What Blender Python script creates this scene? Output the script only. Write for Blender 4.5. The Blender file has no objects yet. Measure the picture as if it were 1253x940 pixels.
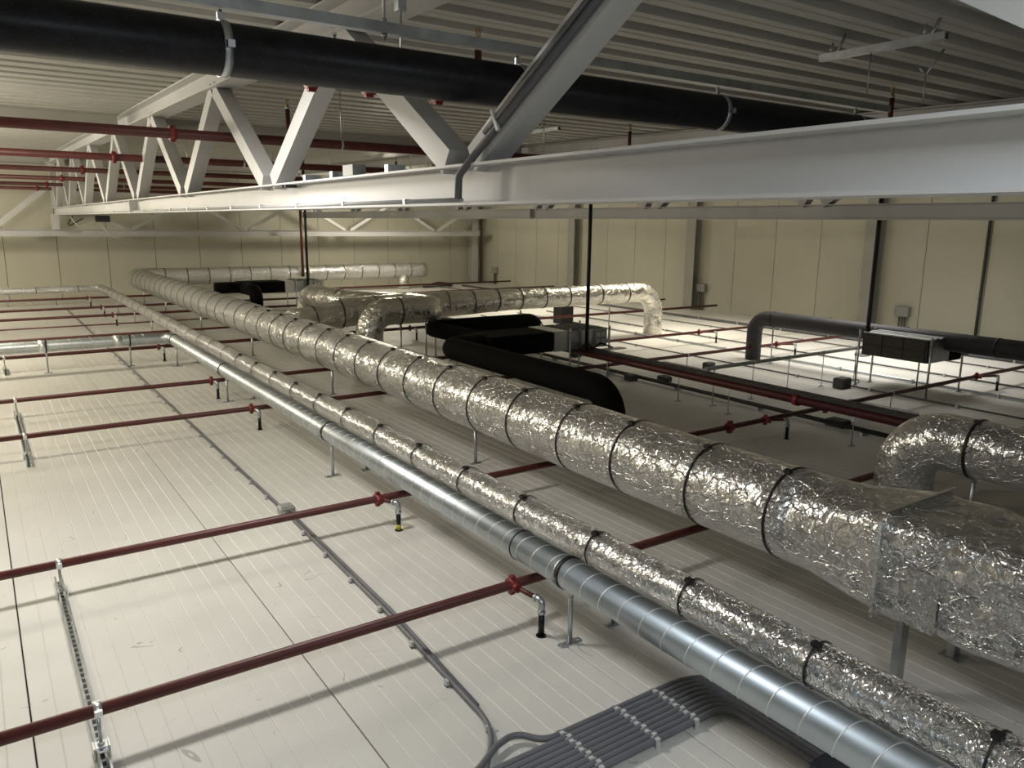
import bpy, math, random
from mathutils import Vector, Matrix
random.seed(7)
C = bpy.context.scene.collection
SC = bpy.context.scene
PI = math.pi

# ------------------------------------------------------------------ camera
cam_d = bpy.data.cameras.new('camera'); cam = bpy.data.objects.new('camera', cam_d); C.objects.link(cam)
cam_d.sensor_width = 36; cam_d.lens = 952.45/1253*36; cam_d.clip_start = .02; cam_d.clip_end = 200
yaw, pit, rol = 0.603057631, 0.204265953, -0.0106391531
fw = Vector((math.sin(yaw)*math.cos(pit), math.cos(yaw)*math.cos(pit), -math.sin(pit)))
r0 = Vector((math.cos(yaw), -math.sin(yaw), 0)); d0 = fw.cross(r0)
rr = math.cos(rol)*r0 + math.sin(rol)*d0; dd = -math.sin(rol)*r0 + math.cos(rol)*d0
M = Matrix((rr, -dd, -fw)).transposed().to_4x4(); M.translation = (0, 0, 2.1)
cam.matrix_world = M
SC.camera = cam

# ------------------------------------------------------------------ world, lights, exposure
w = bpy.data.worlds.new('world'); SC.world = w; w.use_nodes = True
w.node_tree.nodes['Background'].inputs[0].default_value = (.9, .88, .8, 1)
w.node_tree.nodes['Background'].inputs[1].default_value = .006
SC.view_settings.view_transform = 'Standard'; SC.view_settings.look = 'None'
SC.view_settings.gamma = 1; SC.view_settings.use_curve_mapping = False
SC.view_settings.exposure = 0.0

def lamp(name, loc, power, color, sx, sy, rot=(0, 0, 0), kind='AREA', radius=.1):
    l = bpy.data.lights.new(name, kind); l.energy = power; l.color = color
    if kind == 'AREA':
        l.shape = 'RECTANGLE'; l.size = sx; l.size_y = sy
    else: l.shadow_soft_size = radius
    o = bpy.data.objects.new(name, l); C.objects.link(o); o.location = loc; o.rotation_euler = rot
    return o
COOL = (.84, .92, 1.0); NEUT = (1, .965, .90); WARM = (1, .92, .75)
lamp('near_lamp', (.9, -.5, 3.0), 56, COOL, .9, .5)
lamp('near_side_lamp', (-1.6, .2, 2.6), 22, COOL, 0, 0, kind='POINT', radius=.2)
lamp('near_right_fill', (3.6, -2.4, 2.3), 20, COOL, 0, 0, kind='POINT', radius=.25)  # added fill behind the camera to brighten the deck ribs, no actual fixture
lamp('aisle_lamp_near', (.5, 4.6, 3.06), 76, NEUT, 1.0, .4)
lamp('aisle_lamp_mid', (-1.3, 8.8, 2.75), 190, WARM, 0, 0, kind='POINT', radius=.25)
lamp('aisle_lamp_mid_far', (-1.6, 13.5, 2.75), 330, WARM, 0, 0, kind='POINT', radius=.25)
lamp('aisle_lamp_far', (-2.4, 20.0, 2.6), 360, WARM, 0, 0, kind='POINT', radius=.25)
lamp('end_wall_lamp', (9.8, 20.6, 2.5), 190, WARM, 0, 0, kind='POINT', radius=.25)
lamp('right_bay_lamp', (11.6, 6.8, 3.05), 85, NEUT, 3, 1.5).data.spread = 1.9
lamp('right_bay_lamp_mid', (11.2, 10.5, 3.05), 90, WARM, 3, 1.5).data.spread = 2.0
lamp('right_bay_lamp_far', (11.0, 15.5, 3.05), 90, WARM, 3, 1.5).data.spread = 2.3

# ------------------------------------------------------------------ mesh helpers
def V(*a): return Vector(a)
class MB:
    def __init__(s): s.v = []; s.f = []; s.sm = []
    def add(s, vs, fs, smooth=False):
        n = len(s.v); s.v += [tuple(x) for x in vs]
        s.f += [tuple(i+n for i in f) for f in fs]; s.sm += [smooth]*len(fs)
        return s
    def box(s, a, b):
        (x0, y0, z0), (x1, y1, z1) = a, b
        return s.add([(x0,y0,z0),(x1,y0,z0),(x1,y1,z0),(x0,y1,z0),(x0,y0,z1),(x1,y0,z1),(x1,y1,z1),(x0,y1,z1)],
            [(0,3,2,1),(4,5,6,7),(0,1,5,4),(1,2,6,5),(2,3,7,6),(3,0,4,7)])
    def bbox(s, a, b, c=.01):
        # box with chamfered vertical and horizontal edges
        (x0, y0, z0), (x1, y1, z1) = a, b
        def ring(k, z): return [(x0+k+c,y0+k,z),(x1-k-c,y0+k,z),(x1-k,y0+k+c,z),(x1-k,y1-k-c,z),(x1-k-c,y1-k,z),(x0+k+c,y1-k,z),(x0+k,y1-k-c,z),(x0+k,y0+k+c,z)]
        vs = ring(c, z0)+ring(0, z0+c)+ring(0, z1-c)+ring(c, z1)
        fs = [tuple(range(7,-1,-1)), tuple(range(24,32))]
        for r in range(3):
            for i in range(8):
                j = (i+1)%8; fs.append((r*8+i, r*8+j, r*8+8+j, r*8+8+i))
        return s.add(vs, fs)
    def frame(s, d, up=None):
        d = d.normalized()
        up = up or (Vector((0,0,1)) if abs(d.z) < .9 else Vector((0,1,0)))
        x = d.cross(up).normalized(); y = x.cross(d).normalized()
        return x, y
    def extr(s, p0, p1, prof, up=None):
        p0 = Vector(p0); p1 = Vector(p1); x, y = s.frame(p1-p0, up); n = len(prof)
        vs = [p0+x*a+y*b for a, b in prof]+[p1+x*a+y*b for a, b in prof]
        fs = [(i, i+n, (i+1)%n+n, (i+1)%n) for i in range(n)]+[tuple(range(n)), tuple(range(2*n-1, n-1, -1))]
        return s.add(vs, fs)
    def cyl(s, p0, p1, r, n=12, r1=None, smooth=True):
        p0 = Vector(p0); p1 = Vector(p1); x, y = s.frame(p1-p0); r1 = r if r1 is None else r1
        a = [(math.cos(2*PI*i/n), math.sin(2*PI*i/n)) for i in range(n)]
        vs = [p0+x*(c*r)+y*(q*r) for c, q in a]+[p1+x*(c*r1)+y*(q*r1) for c, q in a]
        s.add(vs, [(i, i+n, (i+1)%n+n, (i+1)%n) for i in range(n)], smooth)
        k = len(s.v)-2*n
        s.f += [tuple(range(k, k+n)), tuple(range(k+2*n-1, k+n-1, -1))]; s.sm += [False, False]
        return s
    def tube(s, pts, r, n=14, caps=True, jit=0):
        pts = [Vector(p) for p in pts]; m = len(pts)
        R = r if isinstance(r, (list, tuple)) else [r]*m
        d = (pts[1]-pts[0]).normalized(); x, y = s.frame(d)
        vs = []
        for i, p in enumerate(pts):
            t = (pts[min(i+1, m-1)]-pts[max(i-1, 0)]).normalized()
            x = (x-t*x.dot(t)).normalized(); y = t.cross(x)
            for k in range(n):
                a = 2*PI*k/n; q = R[i]*(1+random.uniform(-jit, jit))
                vs.append(p+x*(math.cos(a)*q)+y*(math.sin(a)*q))
        fs = [(i*n+k, i*n+(k+1)%n, (i+1)*n+(k+1)%n, (i+1)*n+k) for i in range(m-1) for k in range(n)]
        s.add(vs, fs, True)
        if caps:
            b = len(s.v)-len(vs)
            s.f += [tuple(range(b+n-1, b-1, -1)), tuple(range(b+(m-1)*n, b+m*n))]; s.sm += [False, False]
        return s
    def band(s, c, d, r, wd=.012, th=.004, n=28):
        # flat strap ring round a duct: centre c, axis d
        c = Vector(c); d = Vector(d).normalized(); x, y = s.frame(d); vs = []
        for k in range(n):
            a = 2*PI*k/n; e = x*math.cos(a)+y*math.sin(a)
            vs += [c-d*wd/2+e*r, c-d*wd/2+e*(r+th), c+d*wd/2+e*(r+th), c+d*wd/2+e*r]
        fs = []
        for k in range(n):
            a = k*4; b = ((k+1)%n)*4
            for q in range(4): fs.append((a+q, a+(q+1)%4, b+(q+1)%4, b+q))
        return s.add(vs, fs, True)
    def build(s, name, mat, parent=None, smooth=None):
        off = Vector((0,0,0))
        p = parent
        while p is not None: off += p.location; p = p.parent
        me = bpy.data.meshes.new(name)
        me.from_pydata([(a-off.x, b-off.y, c-off.z) for a, b, c in s.v], [], s.f)
        me.polygons.foreach_set('use_smooth', s.sm if smooth is None else [smooth]*len(s.f))
        me.materials.append(mat); me.update()
        o = bpy.data.objects.new(name, me); C.objects.link(o); o.parent = parent
        return o
def tag(o, label=None, cat=None, group=None, kind=None):
    for k, v in (('label', label), ('category', cat), ('group', group), ('kind', kind)):
        if v: o[k] = v
    return o
def thing(name, loc, label, cat, group=None):
    o = bpy.data.objects.new(name, None); C.objects.link(o); o.location = loc; o.empty_display_size = .1
    return tag(o, label, cat, group)
def dup(root, dloc, label=None, group=None):
    def cp(o, par):
        c = o.copy(); C.objects.link(c); c.parent = par
        for ch in kids.get(o, []): cp(ch, c)
        return c
    kids = {}
    for o in C.objects:
        if o.parent: kids.setdefault(o.parent, []).append(o)
    r = cp(root, None); r.location = root.location+Vector(dloc)
    if label: r['label'] = label
    if group: r['group'] = group
    return r
def path(pts, fr=.1, seg=8, step=None):
    P = [Vector(p) for p in pts]; out = [P[0]]
    for i in range(1, len(P)-1):
        a = (P[i-1]-P[i]); b = (P[i+1]-P[i]); la, lb = a.length, b.length; a.normalize(); b.normalize()
        f = fr[i-1] if isinstance(fr, (list, tuple)) else fr
        ang = a.angle(b); t = min(f/math.tan(ang/2), la*.49, lb*.49) if ang < 3.1 else 0
        if t == 0: out.append(P[i]); continue
        rad = t*math.tan(ang/2); p0 = P[i]+a*t; cen = P[i]+(a+b).normalized()*(rad/math.sin(ang/2))
        u = (p0-cen); v = (P[i]+b*t-cen); tot = u.angle(v)
        for k in range(seg+1):
            q = k/seg; out.append(cen+(u*math.sin((1-q)*tot)+v*math.sin(q*tot))/math.sin(tot))
    out.append(P[-1])
    if step:
        o2 = [out[0]]
        for p in out[1:]:
            L = (p-o2[-1]).length; k = max(1, int(L/step)); q0 = o2[-1].copy()
            for j in range(1, k+1): o2.append(q0.lerp(p, j/k))
        out = o2
    return out
def along(pts, s0, ds):
    """points and directions every ds along a polyline"""
    res = []; L = 0; nxt = s0
    for a, b in zip(pts, pts[1:]):
        l = (b-a).length
        while nxt <= L+l and l > 1e-6:
            res.append((a.lerp(b, (nxt-L)/l), (b-a).normalized())); nxt += ds
        L += l
    return res
def I_prof(h, b, tf=.01, tw=.008):
    H = h/2; B = b/2; W = tw/2
    return [(-B,-H),(B,-H),(B,-H+tf),(W,-H+tf),(W,H-tf),(B,H-tf),(B,H),(-B,H),(-B,H-tf),(-W,H-tf),(-W,-H+tf),(-B,-H+tf)]
def C_prof(w_, h, t=.003):
    W = w_/2; H = h/2
    return [(-W,-H),(W,-H),(W,H),(W-.008,H),(W-.008,H-t),(W-t,H-t),(W-t,-H+t),(-W+t,-H+t),(-W+t,H-t),(-W+.008,H-t),(-W+.008,H),(-W,H)]
def sq(a): return [(-a/2,-a/2),(a/2,-a/2),(a/2,a/2),(-a/2,a/2)]

# ------------------------------------------------------------------ materials
def mat(name, col, rough=.5, metal=0, var=.06, vscale=3, bump=0, bscale=40, rvar=0, stretch=None):
    m = bpy.data.materials.new(name); m.use_nodes = True; nt = m.node_tree; N = nt.nodes; L = nt.links
    b = N['Principled BSDF']; b.inputs['Roughness'].default_value = rough; b.inputs['Metallic'].default_value = metal
    tc = N.new('ShaderNodeTexCoord'); mp = N.new('ShaderNodeMapping'); L.new(tc.outputs['Object'], mp.inputs[0])
    if stretch: mp.inputs['Scale'].default_value = stretch
    n = N.new('ShaderNodeTexNoise'); n.inputs['Scale'].default_value = vscale; n.inputs['Detail'].default_value = 6
    L.new(mp.outputs[0], n.inputs[0])
    r = N.new('ShaderNodeValToRGB'); r.color_ramp.elements[0].position = .3; r.color_ramp.elements[1].position = .7
    r.color_ramp.elements[0].color = tuple(max(0, c*(1-var)) for c in col)+(1,)
    r.color_ramp.elements[1].color = tuple(min(1, c*(1+var)) for c in col)+(1,)
    L.new(n.outputs[0], r.inputs[0]); L.new(r.outputs[0], b.inputs['Base Color'])
    if rvar:
        mr = N.new('ShaderNodeMapRange'); mr.inputs[3].default_value = rough-rvar; mr.inputs[4].default_value = rough+rvar
        L.new(n.outputs[0], mr.inputs[0]); L.new(mr.outputs[0], b.inputs['Roughness'])
    if bump:
        n2 = N.new('ShaderNodeTexNoise'); n2.inputs['Scale'].default_value = bscale; n2.inputs['Detail'].default_value = 4
        L.new(mp.outputs[0], n2.inputs[0]); bp = N.new('ShaderNodeBump'); bp.inputs['Distance'].default_value = bump
        bp.inputs['Strength'].default_value = 1; L.new(n2.outputs[0], bp.inputs['Height']); L.new(bp.outputs[0], b.inputs['Normal'])
    return m
def foil_mat(name, col, rough, scale, dist):
    m = mat(name, col, rough, 1, .05, 2)
    nt = m.node_tree; N = nt.nodes; L = nt.links; b = N['Principled BSDF']; tc = N['Texture Coordinate']
    def vm(op, a, b=None, v=None):
        q = N.new('ShaderNodeVectorMath'); q.operation = op; L.new(a, q.inputs[0])
        if b is not None: L.new(b, q.inputs[1])
        if v is not None: q.inputs[1].default_value = v
        return q
    wn = N.new('ShaderNodeTexNoise'); wn.inputs['Scale'].default_value = scale*.55; wn.inputs['Detail'].default_value = 3
    L.new(tc.outputs['Object'], wn.inputs[0])
    wv = vm('SUBTRACT', wn.outputs['Color'], v=(.5, .5, .5)); ws = vm('MULTIPLY', wv.outputs[0], v=(1.6/scale,)*3)
    pd = vm('ADD', tc.outputs['Object'], ws.outputs[0])
    acc = None
    for k, (sc, sl) in enumerate(((scale*.3, .10), (scale*1.0, .22), (scale*2.6, .25))):
        st = vm('MULTIPLY', pd.outputs[0], v=((1, .55, 1), (.6, 1, 1), (1, 1, .7))[k])
        v = N.new('ShaderNodeTexVoronoi'); v.feature = 'F1'; v.inputs['Scale'].default_value = sc
        L.new(st.outputs[0], v.inputs['Vector'])
        rel = vm('SUBTRACT', st.outputs[0], v.outputs['Position'])
        cd = vm('SUBTRACT', v.outputs['Color'], v=(.5, .5, .5))
        dt = vm('DOT_PRODUCT', rel.outputs[0], cd.outputs[0])
        u = N.new('ShaderNodeMath'); u.operation = 'MULTIPLY'; u.inputs[1].default_value = sl*dist; L.new(dt.outputs['Value'], u.inputs[0])
        if acc is None: acc = u
        else:
            a = N.new('ShaderNodeMath'); a.operation = 'ADD'; L.new(acc.outputs[0], a.inputs[0]); L.new(u.outputs[0], a.inputs[1]); acc = a
    for sc, wt in ((scale*.55, .0045), (scale*1.9, .0016)):
        v = N.new('ShaderNodeTexVoronoi'); v.feature = 'DISTANCE_TO_EDGE'; v.inputs['Scale'].default_value = sc
        L.new(pd.outputs[0], v.inputs['Vector'])
        q = N.new('ShaderNodeMapRange'); q.inputs[1].default_value = 0; q.inputs[2].default_value = .05; q.inputs[3].default_value = wt*dist; q.inputs[4].default_value = 0
        L.new(v.outputs[0], q.inputs[0]); a = N.new('ShaderNodeMath'); a.operation = 'ADD'; L.new(acc.outputs[0], a.inputs[0]); L.new(q.outputs[0], a.inputs[1]); acc = a
    bp = N.new('ShaderNodeBump'); bp.inputs['Distance'].default_value = 1; bp.inputs['Strength'].default_value = 1
    L.new(acc.outputs[0], bp.inputs['Height']); L.new(bp.outputs[0], b.inputs['Normal'])
    return m
M_floor = mat('white_panel_steel', (.66, .645, .60), .5, 0, .05, 1.6, rvar=.12)
def scratches(m):
    nt = m.node_tree; N = nt.nodes; L = nt.links; b = N['Principled BSDF']; src = b.inputs['Base Color'].links[0].from_socket
    tc = N['Texture Coordinate']; oi = N.new('ShaderNodeObjectInfo'); ad = N.new('ShaderNodeVectorMath'); ad.operation = 'ADD'
    L.new(tc.outputs['Object'], ad.inputs[0]); L.new(oi.outputs['Location'], ad.inputs[1])
    n = N.new('ShaderNodeTexNoise'); n.inputs['Scale'].default_value = 1.7; n.inputs['Detail'].default_value = 1; n.inputs['Distortion'].default_value = 1.2
    L.new(ad.outputs[0], n.inputs[0])
    c = N.new('ShaderNodeMath'); c.operation = 'COMPARE'; c.inputs[1].default_value = .5; c.inputs[2].default_value = .0022; L.new(n.outputs[0], c.inputs[0])
    n2 = N.new('ShaderNodeTexNoise'); n2.inputs['Scale'].default_value = 5; n2.inputs['Detail'].default_value = 3; L.new(ad.outputs[0], n2.inputs[0])
    g = N.new('ShaderNodeMath'); g.operation = 'GREATER_THAN'; g.inputs[1].default_value = .57; L.new(n2.outputs[0], g.inputs[0])
    x = N.new('ShaderNodeMath'); x.operation = 'MULTIPLY'; L.new(c.outputs[0], x.inputs[0]); L.new(g.outputs[0], x.inputs[1])
    n3 = N.new('ShaderNodeTexVoronoi'); n3.inputs['Scale'].default_value = 3.2; L.new(ad.outputs[0], n3.inputs['Vector'])
    d = N.new('ShaderNodeMath'); d.operation = 'LESS_THAN'; d.inputs[1].default_value = .022; L.new(n3.outputs['Distance'], d.inputs[0])
    y = N.new('ShaderNodeMath'); y.operation = 'MAXIMUM'; L.new(x.outputs[0], y.inputs[0]); L.new(d.outputs[0], y.inputs[1])
    z = N.new('ShaderNodeMath'); z.operation = 'MULTIPLY'; z.inputs[1].default_value = .45; L.new(y.outputs[0], z.inputs[0])
    mx = N.new('ShaderNodeMix'); mx.data_type = 'RGBA'; L.new(z.outputs[0], mx.inputs[0]); L.new(src, mx.inputs[6]); mx.inputs[7].default_value = (.12, .11, .1, 1)
    L.new(mx.outputs[2], b.inputs['Base Color'])
scratches(M_floor)
M_slab = mat('dark_joint', (.06, .055, .05), .8)
M_wall = mat('cream_wall_panel', (.52, .50, .405), .55, 0, .04, .8)
M_deck = mat('roof_deck_steel', (.44, .43, .39), .45, 0, .06, 1.2)
M_steel = mat('light_grey_painted_steel', (.53, .525, .515), .45, 0, .05, 2)
M_steel2 = mat('grey_painted_steel', (.36, .345, .31), .5, 0, .06, 2)
M_red = mat('dark_red_pipe_paint', (.088, .016, .014), .46, 0, .2, 12)
M_redb = mat('red_coupling_paint', (.20, .02, .02), .4, 0, .15, 20)
M_black = mat('black_plastic_pipe', (.008, .008, .011), .38, 0, .5, 20, rvar=.1)
_n = M_black.node_tree.nodes; _l = M_black.node_tree.links; _b = _n['Principled BSDF']
_b.inputs['Specular IOR Level'].default_value = .3; _v = _n.new('ShaderNodeTexVoronoi'); _v.inputs['Scale'].default_value = 75; _l.new(_n['Texture Coordinate'].outputs['Object'], _v.inputs['Vector'])
_q = _n.new('ShaderNodeMath'); _q.operation = 'LESS_THAN'; _q.inputs[1].default_value = .13; _l.new(_v.outputs['Distance'], _q.inputs[0])
_m = _n.new('ShaderNodeMix'); _m.data_type = 'RGBA'; _src = _b.inputs['Base Color'].links[0].from_socket
_l.new(_q.outputs[0], _m.inputs[0]); _l.new(_src, _m.inputs[6]); _m.inputs[7].default_value = (.05, .05, .05, 1); _l.new(_m.outputs[2], _b.inputs['Base Color'])
M_blackin = mat('black_foam_insulation', (.0035, .0035, .0035), .85, 0, .3, 8, bump=.003, bscale=20)
for _x in (M_blackin,): _x.node_tree.nodes['Principled BSDF'].inputs['Specular IOR Level'].default_value = .12
M_greyin = mat('charcoal_foam_insulation', (.035, .032, .035), .6, 0, .2, 8, bump=.003, bscale=20)
M_zinc = mat('galvanised_steel', (.5, .53, .55), .38, 1, .14, 14, rvar=.08)
M_spiral = mat('spiral_duct_steel', (.54, .58, .60), .42, 1, .08, 5, rvar=.07)
M_seam = mat('bright_seam_steel', (.78, .8, .8), .4, .9, .04, 8)
M_foil = foil_mat('aluminium_foil_wrap', (.78, .78, .77), .25, 21, 1.0)
M_foils = foil_mat('aluminium_foil_wrap_fine', (.78, .78, .77), .25, 31, 1.0)
M_foilf = foil_mat('aluminium_foil_wrap_far', (.78, .76, .70), .24, 12, .9)
M_tape = mat('aluminium_tape', (.85, .86, .87), .22, 1, .04, 30, bump=.002, bscale=60)
M_strap = mat('black_strap', (.006, .006, .006), .5)
M_pvc = mat('grey_pvc_conduit', (.15, .15, .165), .45, 0, .08, 8)
M_cable = mat('grey_cable', (.10, .10, .105), .5)
M_clip = mat('pale_plastic_clip', (.55, .56, .55), .5)
M_box = mat('grey_junction_box', (.30, .30, .28), .5)
M_dbox = mat('dark_grey_box', (.05, .05, .05), .6)
M_filter = mat('filter_mesh', (.06, .055, .045), .9, 0, .3, 60, bump=.004, bscale=120)
M_navy = mat('navy_box_paint', (.012, .02, .05), .4)
M_yel = mat('yellow_tape', (.5, .42, .04), .5)
M_brass = mat('brass_sprinkler', (.45, .28, .10), .35, 1)
M_concr = mat('dull_room_wall', (.35, .33, .28), .9)

# ------------------------------------------------------------------ setting
XL, XR, YB, YF = -5.7, 15.05, -3.2, 23.9
fl = MB().box((XL-.1, YB, -.14), (XR+.1, YF+.1, -.06)).build('floor', M_slab); tag(fl, kind='structure')
PW = 1.14
def floor_panel_mesh():
    n = 12; prof = [(.003, -.06), (.003, -.003), (.006, 0)]
    for k in range(1, n):
        x = PW*k/n; prof += [(x-.0035, 0), (x, -.0026), (x+.0035, 0)]
    prof += [(PW-.006, 0), (PW-.003, -.003), (PW-.003, -.06)]
    m = MB(); q = len(prof)
    vs = [(x, YB, z) for x, z in prof]+[(x, YF, z) for x, z in prof]
    m.add(vs, [(i, i+1, i+1+q, i+q) for i in range(q-1)])
    return m
fp = None; x = XL
while x < XR-.05:
    if fp is None: fp = floor_panel_mesh().build('floor_panel', M_floor, fl); o = fp
    else: o = fp.copy(); C.objects.link(o)
    o.location = (x, 0, 0)
    x += PW
# far wall and right wall: slab + individual sandwich panels
wf = MB().box((XL-.1, YF+.1, -.1), (XR+.3, YF+.2, 4.2)).build('wall_far', M_slab); tag(wf, kind='structure')
wr = MB().box((XR+.1, YB, -.1), (XR+.2, YF+.2, 4.2)).build('wall_right', M_slab); tag(wr, kind='structure')
a = .70-6*1.19
while a < XR:
    b = min(a+1.19, XR); m = MB().box((a+.006, YF, 0), (b-.006, YF+.1, 4.1))
    for k in (1, 2, 3): xx = a+(b-a)*k/4; m.box((xx-.002, YF-.0015, 0), (xx+.002, YF+.001, 4.1))
    m.build('wall_panel', M_wall, wf); a += 1.19
a = 21.7-1.145*22
while a < YF:
    b = min(a+1.145, YF); MB().box((XR, a+.006, 0), (XR+.1, b-.006, 4.1)).build('wall_panel', M_wall, wr); a += 1.145
wl = MB().box((XL-.2, YB, -.1), (XL-.1, YF+.2, 4.2)).build('wall_left', M_concr); tag(wl, kind='structure')
wb = MB().box((XL-.2, YB-.1, -.1), (XR+.2, YB, 4.2)).build('wall_back', M_concr); tag(wb, kind='structure')
# roof: deck sheets, each three ribs wide, on a slab; the roof rises gently away from the camera
SL = .016
def zt(y): return 3.02+SL*y            # underside of truss top chord
def zd(y): return zt(y)+.171           # underside of deck
cl = MB().add([(XL-.1, YB, zd(YB)+.13), (XR+.2, YB, zd(YB)+.13), (XR+.2, YF+.2, zd(YF)+.13), (XL-.1, YF+.2, zd(YF)+.13),
   (XL-.1, YB, zd(YB)+.2), (XR+.2, YB, zd(YB)+.2), (XR+.2, YF+.2, zd(YF)+.2), (XL-.1, YF+.2, zd(YF)+.2)],
   [(0,3,2,1),(4,5,6,7),(0,1,5,4),(1,2,6,5),(2,3,7,6),(3,0,4,7)]).build('ceiling', M_deck); tag(cl, kind='structure')
RP = .33
def deck_mesh():
    prof = []
    for k in range(3):
        y = k*RP
        prof += [(y, .0), (y+.06, .0), (y+.068, .004), (y+.082, .004), (y+.09, 0), (y+.175, .0), (y+.20, .055), (y+.24, .055), (y+.2425, .05), (y+.2525, .05), (y+.255, .055), (y+.305, .055), (y+.33, 0)]
    m = MB(); q = len(prof)
    m.add([(XL, y, z+SL*y) for y, z in prof]+[(XR, y, z+SL*y) for y, z in prof], [(i, i+1, i+1+q, i+q) for i in range(q-1)])
    return m
ds = None; y = YB+.02; 
while y < YF:
    if ds is None: ds = deck_mesh().build('deck_sheet', M_deck, cl); o = ds
    else: o = ds.copy(); C.objects.link(o)
    o.location = (0, y, zd(y)); y += 3*RP

# columns along the right wall
def column(yc, wd, label, flat=True):
    r = thing('steel_column', (XR-.12, yc, 0), label, 'column', 'steel columns along the cream wall')
    MB().extr((XR-.12, yc, 0), (XR-.12, yc, 3.35), I_prof(.22, wd, .014, .01), up=Vector((1,0,0))).build('column_shaft', M_steel2, r)
    MB().box((XR-.26, yc-wd/2-.02, 0), (XR-.002, yc+wd/2+.02, .015)).build('base_plate', M_steel2, r)
column(18.5, .30, 'grey steel column on the cream wall between the corner and the silver duct elbow')
column(13.75, .30, 'grey steel column beside the wall box with a hanging conduit')
column(8.95, .30, 'wide grey steel column behind the tall black pole and right-hand air unit')
column(4.2, .30, 'grey steel column at the far right edge of the picture')
rc = thing('corner_column', (14.5, 23.55, 0), 'tall grey steel column in the corner where the two cream walls meet', 'column')
MB().extr((14.55, 23.6, 0), (14.55, 23.6, 3.35), I_prof(.24, .24, .014, .01), up=Vector((0,1,0))).build('column_shaft', M_steel, rc)
MB().cyl((14.75, 23.42, 0), (14.75, 23.42, 2.6), .018, 8).build('riser_cable', M_black, rc)
MB().box((14.4,23.44,0),(14.7,23.76,.015)).build('base_plate', M_steel2, rc)
# cable running down the wall at right
c_ = MB().cyl((XR-.03, 6.86, .0), (XR-.03, 6.86, 3.3), .028, 8).build('downpipe', M_dbox); tag(c_, 'thin dark downpipe running the full height of the right-hand cream wall', 'pipe')

# trusses
def truss(X, label, y0=-2.25, y1=22.35):
    r = thing('roof_truss', (X, y0, 2.17), label, 'truss', 'long grey roof trusses')
    MB().extr((X, y0, 2.2535), (X, y1, 2.2535), I_prof(.167, .18, .0105, .009)).build('bottom_chord', M_steel, r)
    MB().extr((X, y0, zt(y0)+.0855), (X, y1, zt(y1)+.0855), I_prof(.171, .2, .012, .009)).build('top_chord', M_steel, r)
    nodes = [2.95+2.6*k for k in range(-2, 8)]
    for i, yn in enumerate(nodes):
        for sgn in (-1, 1):
            yt = yn+sgn*1.3
            if yt > y1+.3 or yt < y0: continue
            p0 = V(X, yn+sgn*.075, 2.337); p1 = V(X, yt-sgn*.03, zt(yt))
            MB().extr(p0+(p1-p0).normalized()*.035, p1+(p1-p0).normalized()*.0, sq(.115), up=Vector((1,0,0))).build('diagonal', M_steel, r)
    MB().box((X-.05, y1-.12, 2.33), (X+.05, y1-.02, zt(y1))).build('end_post', M_steel, r)
    sp = MB().box((X-.095, 11.0, 2.165), (X-.006, 11.02, 2.342)).box((X+.006, 11.0, 2.165), (X+.095, 11.02, 2.342)).box((X-.006-.09, 11.02, 2.165), (X-.005, 11.04, 2.342)).build('splice_plate', M_steel, r)
    return r
t1 = truss(1.8, 'pale grey steel roof truss crossing in front of the camera, its bottom chord nearest')
t2 = truss(8.0, 'second roof truss further right, its bottom chord seen below the near one')
# far truss along the end wall
r = thing('end_wall_truss', (8, 22.8, 1.64), 'pale horizontal truss standing along the far cream wall', 'truss')
MB().extr((-5.6, 22.8, 1.735), (14.3, 22.8, 1.735), I_prof(.17, .16, .01, .008)).build('bottom_chord', M_steel, r)
MB().extr((1.8, 22.8, 2.7), (14.3, 22.8, 2.7), I_prof(.12, .12, .01, .008)).build('top_chord', M_steel, r)
for xn in (3.45, 6.5, 9.55, 12.6):
    for s_ in (-1, 1):
        MB().extr((xn+s_*.08, 22.8, 1.82), (xn+s_*1.5, 22.8, 2.65), sq(.09), up=Vector((0,1,0))).build('diagonal', M_steel, r)
MB().box((1.72, 22.5, 1.82), (1.88, 22.62, 2.17)).build('post', M_steel, r)
MB().extr((.45, 22.8, 1.8), (2.34, 22.8, 3.38), sq(.13), up=Vector((0,1,0))).build('brace', M_steel, r)
# cross beams at roof level
for yb, lab in ((11.25, 'dark grey roof beam meeting the near truss from the left'), (22.55, 'grey roof beam close to the far wall')):
    for xa, xb in ((XL, 1.69), (1.91, 7.89), (8.11, XR)):
        lb = lab if xa == XL else (lab.replace('meeting the near truss from the left', 'between the two trusses').replace('close to the far wall', 'above the far wall between the trusses') if xa < 3 else lab.replace('meeting the near truss from the left', 'running from the second truss to the right wall').replace('close to the far wall', 'above the corner of the far wall'))
        o = MB().extr((xa, yb, zt(yb)+.075), (xb, yb, zt(yb)+.075), I_prof(.19, .12, .01, .008)).build('roof_beam', M_steel2); tag(o, lb, 'beam')

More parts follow.
